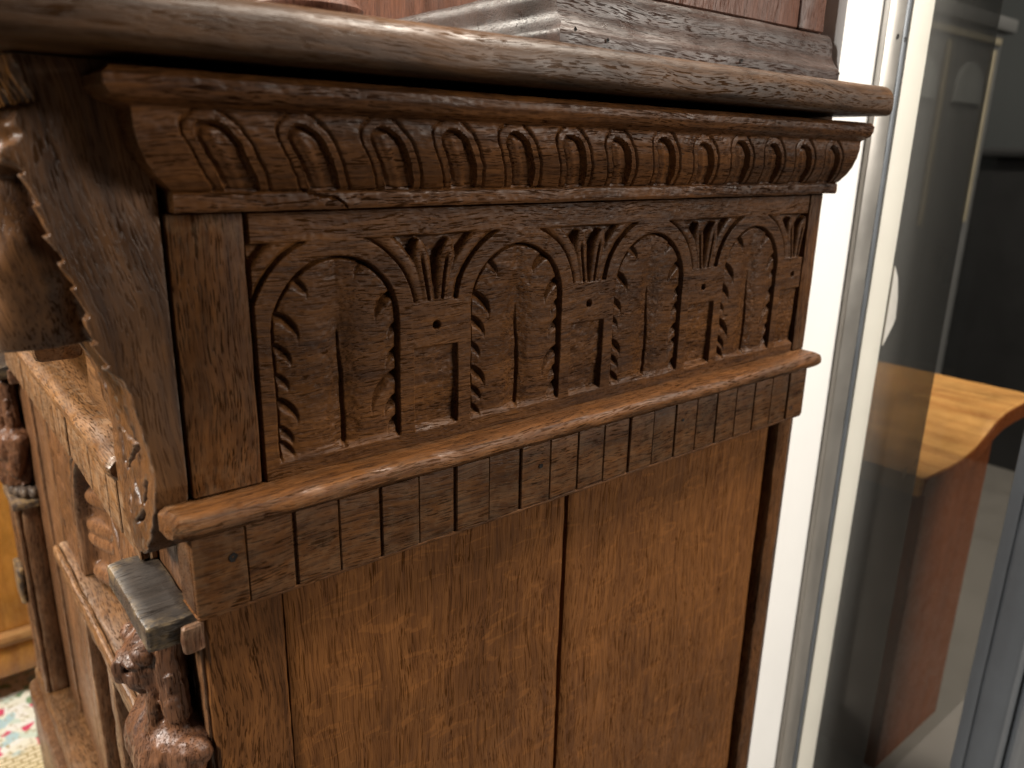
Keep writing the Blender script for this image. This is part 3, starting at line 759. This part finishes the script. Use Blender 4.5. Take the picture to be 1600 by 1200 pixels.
M['rug'] = rug_mat()
V, F = prism(0, -1.3, 0.34, rrect(0.62, 1.75, ZF + 0.0005, ZF + 0.0075, 0.003), amp=0.0008, nscale=20, seed=131, bev=0.002)
o = fix_normals(mk('floral_rug', V, F, 'rug')); tag(o, 'cream floral rug with pink and teal flowers on the floor', 'rug')

M['veneer'] = wood('orange_veneer', 2, (0.30, 0.10, 0.015), (0.62, 0.27, 0.05), rough=0.28, pore=0.25, bands=0.75, patch=(0.6, 1.15), bump=0.08, coat=0.4, blot=0.12, spec=0.45)
M['veneer_x'] = wood('orange_veneer_moulding', 0, (0.26, 0.10, 0.03), (0.60, 0.33, 0.13), rough=0.30, pore=0.2, bump=0.08)
oc = thing('walnut_chest', (-0.20, 1.1, ZF + 0.0075), 'glossy orange walnut chest standing on the rug behind the cabinet', 'chest')
RZ = ZF + 0.0080
board('body', -0.70, 0.30, 0.872, 1.33, RZ + 0.115, 0.30, 'veneer', oc, 2, r=0.004, seed=141)
board('base_moulding', -0.71, 0.31, 0.858, 1.34, RZ + 0.095, RZ + 0.1145, 'veneer_x', oc, 0, r=0.008, seed=142)
board('base_frame', -0.705, 0.305, 0.866, 1.335, RZ + 0.045, RZ + 0.0945, 'veneer', oc, 0, r=0.003, seed=143)
for fx in (-0.69, 0.235):
    for fy in (0.875, 1.27):
        board('foot', fx, fx + 0.055, fy, fy + 0.055, RZ, RZ + 0.0445, 'veneer', oc, 2, r=0.006, seed=144)

# ------------------------------------------------------------------ shop window to the right of the wall
M['alu'] = plain('grey_aluminium', (0.42, 0.40, 0.37), 0.38, 0.75, nscale=20, namp=0.12)
M['alu_blue'] = plain('blue_grey_aluminium', (0.14, 0.155, 0.175), 0.42, 0.4, nscale=25, namp=0.15)
M['gasket'] = plain('black_rubber_gasket', (0.02, 0.02, 0.022), 0.6)
M['cream'] = plain('cream_plastic_trim', (0.80, 0.78, 0.70), 0.5, nscale=20, namp=0.03)
def glass_mat(name, haze, hazecol):
    m, nt, bs = newmat(name); nt.nodes.remove(bs)
    out = nt.nodes['Material Output']
    tr = node(nt, 'ShaderNodeBsdfTransparent'); tr.inputs[0].default_value = (0.96, 0.96, 0.955, 1)
    gl = node(nt, 'ShaderNodeBsdfGlossy'); gl.inputs['Roughness'].default_value = 0.02
    lw = node(nt, 'ShaderNodeLayerWeight'); lw.inputs[0].default_value = 0.5
    frv = math_n(nt, 'ADD', math_n(nt, 'MULTIPLY', math_n(nt, 'POWER', lw.outputs['Facing'], 5.0), 0.3), 0.015)
    m1 = node(nt, 'ShaderNodeMixShader'); nt.links.new(frv, m1.inputs[0]); nt.links.new(tr.outputs[0], m1.inputs[1]); nt.links.new(gl.outputs[0], m1.inputs[2])
    last = m1.outputs[0]
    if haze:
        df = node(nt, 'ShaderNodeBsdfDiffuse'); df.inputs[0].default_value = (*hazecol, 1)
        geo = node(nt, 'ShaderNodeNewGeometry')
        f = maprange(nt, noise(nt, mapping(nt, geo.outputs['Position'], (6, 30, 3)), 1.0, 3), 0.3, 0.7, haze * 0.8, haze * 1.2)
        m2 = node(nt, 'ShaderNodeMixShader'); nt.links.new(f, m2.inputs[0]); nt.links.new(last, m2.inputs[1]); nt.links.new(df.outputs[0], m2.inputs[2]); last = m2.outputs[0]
    nt.links.new(last, out.inputs['Surface'])
    return m
M['glass'] = glass_mat('clear_window_glass', 0, None)
M['reflection_glass'] = glass_mat('reflection_haze_glass', 0.50, (0.22, 0.22, 0.215))  # grey diffuse layer paints a reflection into the glass
win = thing('shop_window', (0.9, 0.03, ZF), 'tall glazed shop window with grey metal and cream frame', 'window')
board('frame_post', 0.5605, 0.5875, 0.001, 0.05, ZF, 0.9, 'alu', win, 2, r=0.0015, amp=0.0002, seed=151)
board('gasket', 0.5878, 0.5935, 0.012, 0.05, ZF, 0.9, 'gasket', win, 2, r=0.0006, amp=0, seed=152)
board('frame_bead', 0.5938, 0.6020, 0.004, 0.05, ZF, 0.9, 'alu_blue', win, 2, r=0.0015, amp=0.0002, seed=155)
board('trim_strip', 0.6023, 0.6390, 0.003, 0.05, ZF, 0.9, 'cream', win, 2, r=0.001, amp=0.0001, seed=153)
board('glass_pane', 0.6393, 1.600, 0.0040, 0.0060, ZF, 0.9, 'glass', win, 2, r=0.0003, amp=0, seed=0)
board('reflection_pane', 0.6393, 0.7850, 0.0070, 0.0090, ZF, 0.9, 'reflection_glass', win, 2, r=0.0003, amp=0, seed=0)  # added pane that carries the painted grey reflection
for xx in (0.5785, 0.5975):
    nail(xx, 0.0004 if xx < 0.59 else 0.0036, 0.095, 0.0022, win)
dr = thing('metal_door_leaf', (0.85, -0.09, ZF), 'blue grey aluminium door leaf edge standing in front of the window', 'door')
board('door_stile', 0.742, 0.95, -0.140, -0.104, ZF + 0.004, 0.9, 'alu_blue', dr, 2, r=0.004, amp=0.0003, seed=154)
board('door_bead', 0.765, 0.80, -0.147, -0.1403, ZF + 0.004, 0.9, 'alu_blue', dr, 2, r=0.003, amp=0.0003, seed=156)
board('door_edge_strip', 0.7385, 0.7417, -0.112, -0.100, ZF + 0.004, 0.9, 'alu_blue', dr, 2, r=0.001, amp=0.0002, seed=157)

# ------------------------------------------------------------------ things behind the glass
M['pale_oak'] = wood('pale_varnished_top', 1, (0.34, 0.15, 0.042), (0.54, 0.29, 0.09), rough=0.38, pore=0.1, bands=0.8, patch=(0.55, 1.1), bump=0.1)
M['mahogany'] = wood('red_mahogany', 2, (0.075, 0.0175, 0.003), (0.135, 0.036, 0.007), rough=0.35, pore=0.2, bands=0.5, patch=(0.85, 1.05), bump=0.1, spec=0.1)
desk = thing('scroll_top_desk', (0.98, 0.25, ZF), 'mahogany desk with pale ogee curved top seen through the shop window', 'desk')
pc = [(0.815, -0.3555), (0.84, -0.3560), (0.88, -0.3570), (0.92, -0.3555), (0.955, -0.3490), (0.985, -0.3360), (1.01, -0.3240), (1.04, -0.3170), (1.08, -0.3150), (1.15, -0.3150)]
pc = [(-0.0903 + (x + 0.0903) * 1.015, z * 1.015) for x, z in pc]
pc = resample(pc, 0.01)
poly = [tuple(p) for p in pc] + [(p[0], p[1] - 0.024) for p in pc[::-1]]
def prism_xz(y0, y1, poly, **k): return prism(1, y0, y1, poly, **k)
V, F = prism_xz(0.0150, 0.70, poly, bev=0.003, amp=0.0003, seed=161)
fix_normals(mk('curved_top', V, F, 'pale_oak', desk))
V, F = prism_xz(0.0122, 0.0148, [(p[0] + 0.001, p[1] - 0.001) for p in poly[:len(pc)]] + [(p[0], p[1] - 0.022) for p in pc[::-1]], bev=0.0008, amp=0.0, seed=161)
fix_normals(mk('edge_banding', V, F, 'mahogany', desk))
bot = [(0.856, ZF), (0.856, -0.3875)] + [(p[0], p[1] - 0.0255) for p in pc if 0.862 < p[0] < 1.035] + [(1.045, -0.352), (1.045, ZF)]
V, F = prism_xz(0.0200, 0.038, bot, bev=0.001, amp=0.0002, seed=162)
fix_normals(mk('end_panel', V, F, 'mahogany', desk))
board('front_panel', 0.860, 0.878, 0.0385, 0.68, ZF, -0.3890, 'mahogany', desk, 2, seed=163)
M['slate'] = plain('dim_slate_wall', (0.030, 0.034, 0.034), 0.7, nscale=4, namp=0.3)  # low light of the back room is put into this dark colour
o = mk('back_wall', *boxvf(3.2, 3.3, -2.9, 3.2, ZF, 1.6), 'slate'); tag(o, 'slate wall of the back room behind the window, coloured dark for its low light', 'wall', 'structure')
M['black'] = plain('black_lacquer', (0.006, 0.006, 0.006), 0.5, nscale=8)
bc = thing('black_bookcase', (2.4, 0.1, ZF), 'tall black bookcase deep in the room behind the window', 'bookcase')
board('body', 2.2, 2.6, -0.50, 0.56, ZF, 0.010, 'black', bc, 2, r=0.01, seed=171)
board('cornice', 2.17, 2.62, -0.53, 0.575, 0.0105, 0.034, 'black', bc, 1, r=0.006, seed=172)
M['brass'] = plain('dull_brass', (0.20, 0.175, 0.12), 0.5, 0.4)
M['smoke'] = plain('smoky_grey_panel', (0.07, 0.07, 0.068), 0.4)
M['pale'] = plain('pale_reflected_arch', (0.13, 0.135, 0.13), 0.6)  # paleness of the reflected arches is put into the colour
vit = thing('reflected_vitrine', (1.5, 0.55, ZF), 'stand-in for a glass reflection, dark vitrine with brass strips and pale arches behind the window', 'vitrine')  # added body standing for a reflection in the window glass
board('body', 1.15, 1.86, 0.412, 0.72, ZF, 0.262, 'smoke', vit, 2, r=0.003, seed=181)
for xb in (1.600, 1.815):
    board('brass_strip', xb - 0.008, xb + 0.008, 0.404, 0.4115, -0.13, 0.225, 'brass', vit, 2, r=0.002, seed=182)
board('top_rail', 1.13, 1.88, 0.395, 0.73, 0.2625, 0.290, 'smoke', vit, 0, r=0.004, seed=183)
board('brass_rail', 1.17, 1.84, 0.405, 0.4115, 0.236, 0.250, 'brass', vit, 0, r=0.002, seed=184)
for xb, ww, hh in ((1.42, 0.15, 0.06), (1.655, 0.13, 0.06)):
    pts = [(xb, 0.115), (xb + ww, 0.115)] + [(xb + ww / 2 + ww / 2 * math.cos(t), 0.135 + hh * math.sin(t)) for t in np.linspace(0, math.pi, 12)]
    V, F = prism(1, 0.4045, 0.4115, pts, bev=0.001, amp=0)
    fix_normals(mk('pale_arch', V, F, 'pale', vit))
M['paper'] = plain('white_paper', (0.75, 0.73, 0.68), 0.8)
pts = [(0.6395, -0.094), (0.648, -0.105), (0.655, -0.125), (0.6575, -0.145), (0.654, -0.152), (0.6395, -0.170)]
V, F = prism(1, 0.0012, 0.0026, pts, bev=0.0003, amp=0.0003, seed=191)
o = fix_normals(mk('paper_tag', V, F, 'paper')); tag(o, 'small white paper tag sticking out beside the cream window trim', 'tag')
